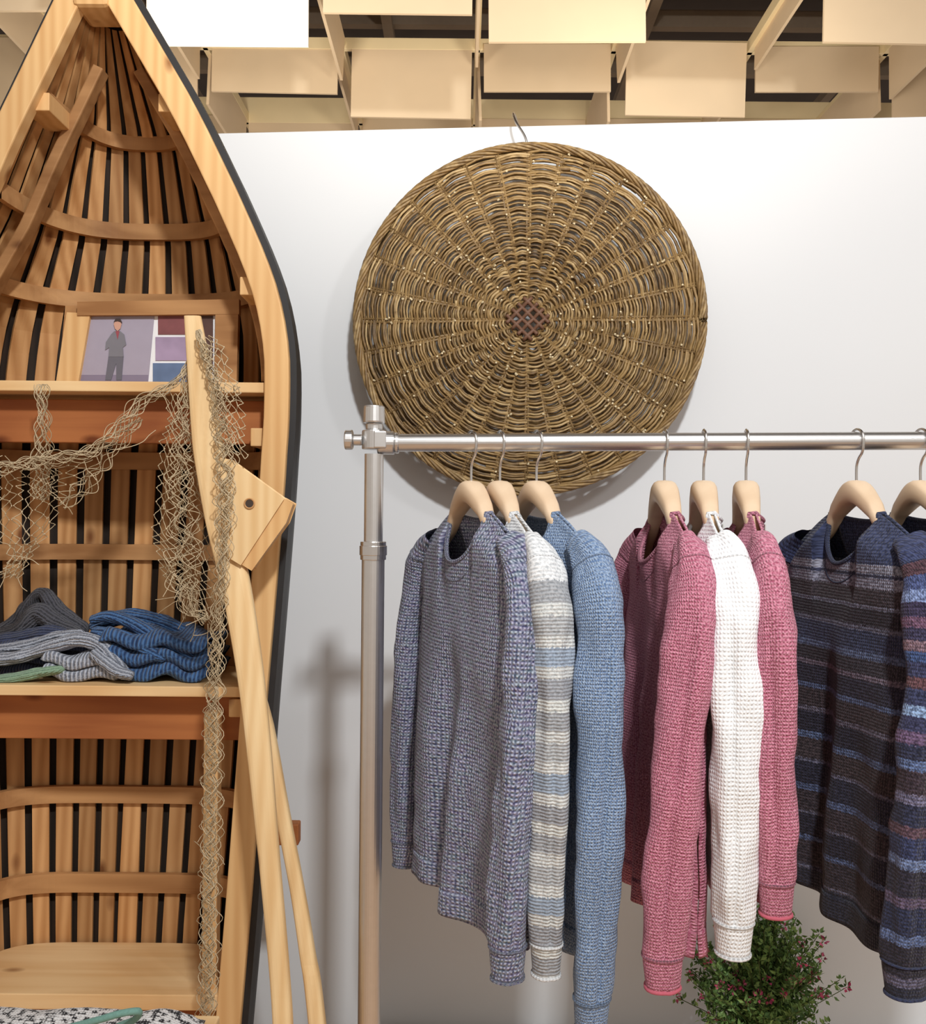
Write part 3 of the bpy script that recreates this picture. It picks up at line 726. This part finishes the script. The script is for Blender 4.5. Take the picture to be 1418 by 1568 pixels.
ms=[(p_,br(c_,1.25,.85)) for p_,c_ in ms]
M_multi=knit('knit_multicolour_stripe',srgb(140,140,150),srgb(250,250,255),.005,stripes=ms,speck=200)
sweater('knit_sweater',722,65,M_slate,length=.67,T=.028,slen=.625,seed=1,ry=.035,fwd=.045,W0=.203,famp=.020)
sweater('knit_sweater',766,72,M_grey,length=.64,T=.020,slen=.62,seed=2,ry=.029,fwd=.008)
sweater('knit_sweater',822,67,M_denim,length=.68,T=.026,slen=.70,seed=3,ry=.034,fwd=.025)
sweater('knit_sweater',1018,88,M_pink,length=.66,T=.028,slen=.625,seed=4,ry=.035,fwd=.058,trim=M_coral)
sweater('knit_sweater',1078,94,M_white,length=.58,T=.020,slen=.575,seed=5,ry=.034,fwd=-.004)
sweater('knit_sweater',1143,98,M_pink,length=.58,T=.020,slen=.515,seed=6,ry=.031,fwd=-.008,trim=M_coral)
sweater('knit_sweater',1312,81,M_dark,length=.66,T=.040,slen=.62,seed=7,ry=.042,fwd=.065,smat=M_multi)
sweater('knit_sweater',1410,82,M_dark,length=.64,T=.030,slen=.62,seed=8,ry=.036,fwd=.0,smat=M_multi)

# ---------------- plinth and plant
pc=P(1195,1500,1.98)
PH=.22
pxm=.55; B().box((pxm,wallY(pxm)-.16,PH/2),(1.6,.24,PH),Matrix.Rotation(WA,3,'Z')).make('display_plinth',plain('plinth_white',srgb(225,224,222),.6,scale=4,var=.02,bump=0),bevel=.004)
pl=empty('flowering_shrub_in_pot'); px_=pc.x; py_=wallY(px_)-.17
b=B(); prof=[(.0,.0015),(.052,.0015),(.068,.085),(.076,.085),(.076,.102),(.066,.102),(.062,.085),(.0,.085)]
b.grid(lambda i,j:Vector((px_+prof[i][0]*math.cos(2*math.pi*j/32),py_+prof[i][0]*math.sin(2*math.pi*j/32),PH+prof[i][1])),len(prof),32,closed=True)
b.make('pot',plain('terracotta',srgb(170,96,66),.8),pl,smooth=False)
random.seed(21); bs=B(); blf=B(); bf=B()
def leaf(B_,p,d,l,w):
    d=d.normalized(); s=d.cross(Vector((random.uniform(-1,1),random.uniform(-1,1),random.uniform(-1,1)))).normalized()*w; b0=len(B_.v)
    n=d.cross(s).normalized()*w*.4
    for q_ in(p,p+d*l*.45+s+n,p+d*l,p+d*l*.45-s+n): B_.v.append(q_);B_.uv.append((0,0))
    B_.f.append((b0,b0+1,b0+2,b0+3))
for k in range(230):
    th=random.uniform(0,6.28); ph=random.uniform(.0,1.55)
    dd=Vector((math.sin(ph)*math.cos(th)*1.1,math.sin(ph)*math.sin(th)*.75,math.cos(ph)*1.3+.3))
    p0=Vector((px_,py_,PH+.085)); R_=random.uniform(.10,.185)
    pts=smooth_pts([p0,p0+Vector((dd.x*.4,dd.y*.4,dd.z*.6))*R_,p0+dd*R_+Vector((0,0,.02))],7)
    bs.tube(pts,.0010,4,cap=False)
    for i in range(4,len(pts)):
        for m_ in range(5):
            dr=Vector((random.gauss(0,1),random.gauss(0,1),random.gauss(.5,1)))
            leaf(blf,pts[i]+dr*.002,dr,random.uniform(.010,.018),.0038)
    if k%3==0 and dd.z<1.4:
        for m_ in range(9):
            dr=Vector((random.gauss(0,1),random.gauss(-.3,1),random.gauss(.2,1))); leaf(bf,pts[-1]+dr*.003,dr,.009,.004)
bs.make('stems',plain('stem_green',srgb(80,92,50),.8),pl)
blf.make('leaves',islandmat('leaf_green',[srgb(66,98,50),srgb(100,134,66),srgb(136,166,96)],.6),pl)
bf.make('blossoms',islandmat('blossom_pink',[srgb(190,50,106),srgb(226,106,150),srgb(160,56,90)],.6),pl)

# ---------------- lights
def area(name,loc,aim,size,power,col,spread=180):
    l=bpy.data.lights.new(name,'AREA'); l.size=size; l.energy=power; l.color=col; l.spread=math.radians(spread)
    o=link(bpy.data.objects.new(name,l)); o.location=loc
    o.rotation_euler=(Vector(aim)-Vector(loc)).to_track_quat('-Z','Y').to_euler(); return o
area('track_light_key',(.38,-.5,3.2),(0,2.1,1.0),.16,66,(.97,.99,1))
area('track_light_right',(1.7,-.3,3.2),(.3,2.1,1.0),.25,12,(.98,.98,.98))
area('added_ceiling_fill',(-.9,2.75,2.42),(-.8,3.9,3.5),.35,9,(1,.90,.76),150)  # unseen lamp added behind the wall to brighten the ceiling sheets
area('added_ceiling_fill_right',(.7,2.75,2.42),(.7,3.9,3.5),.35,9,(1,.90,.76),150)  # its added partner, also hidden by the wall, for the right-hand sheets
area('added_front_ceiling_fill',(0,.6,2.3),(0,2.6,3.6),.4,8,(1,.92,.82),95)  # lamp added out of view to lift the nearer ceiling sheets
w=bpy.data.worlds.new('world'); sc.world=w; w.use_nodes=True
w.node_tree.nodes['Background'].inputs[0].default_value=(1,.88,.77,1); w.node_tree.nodes['Background'].inputs[1].default_value=.50
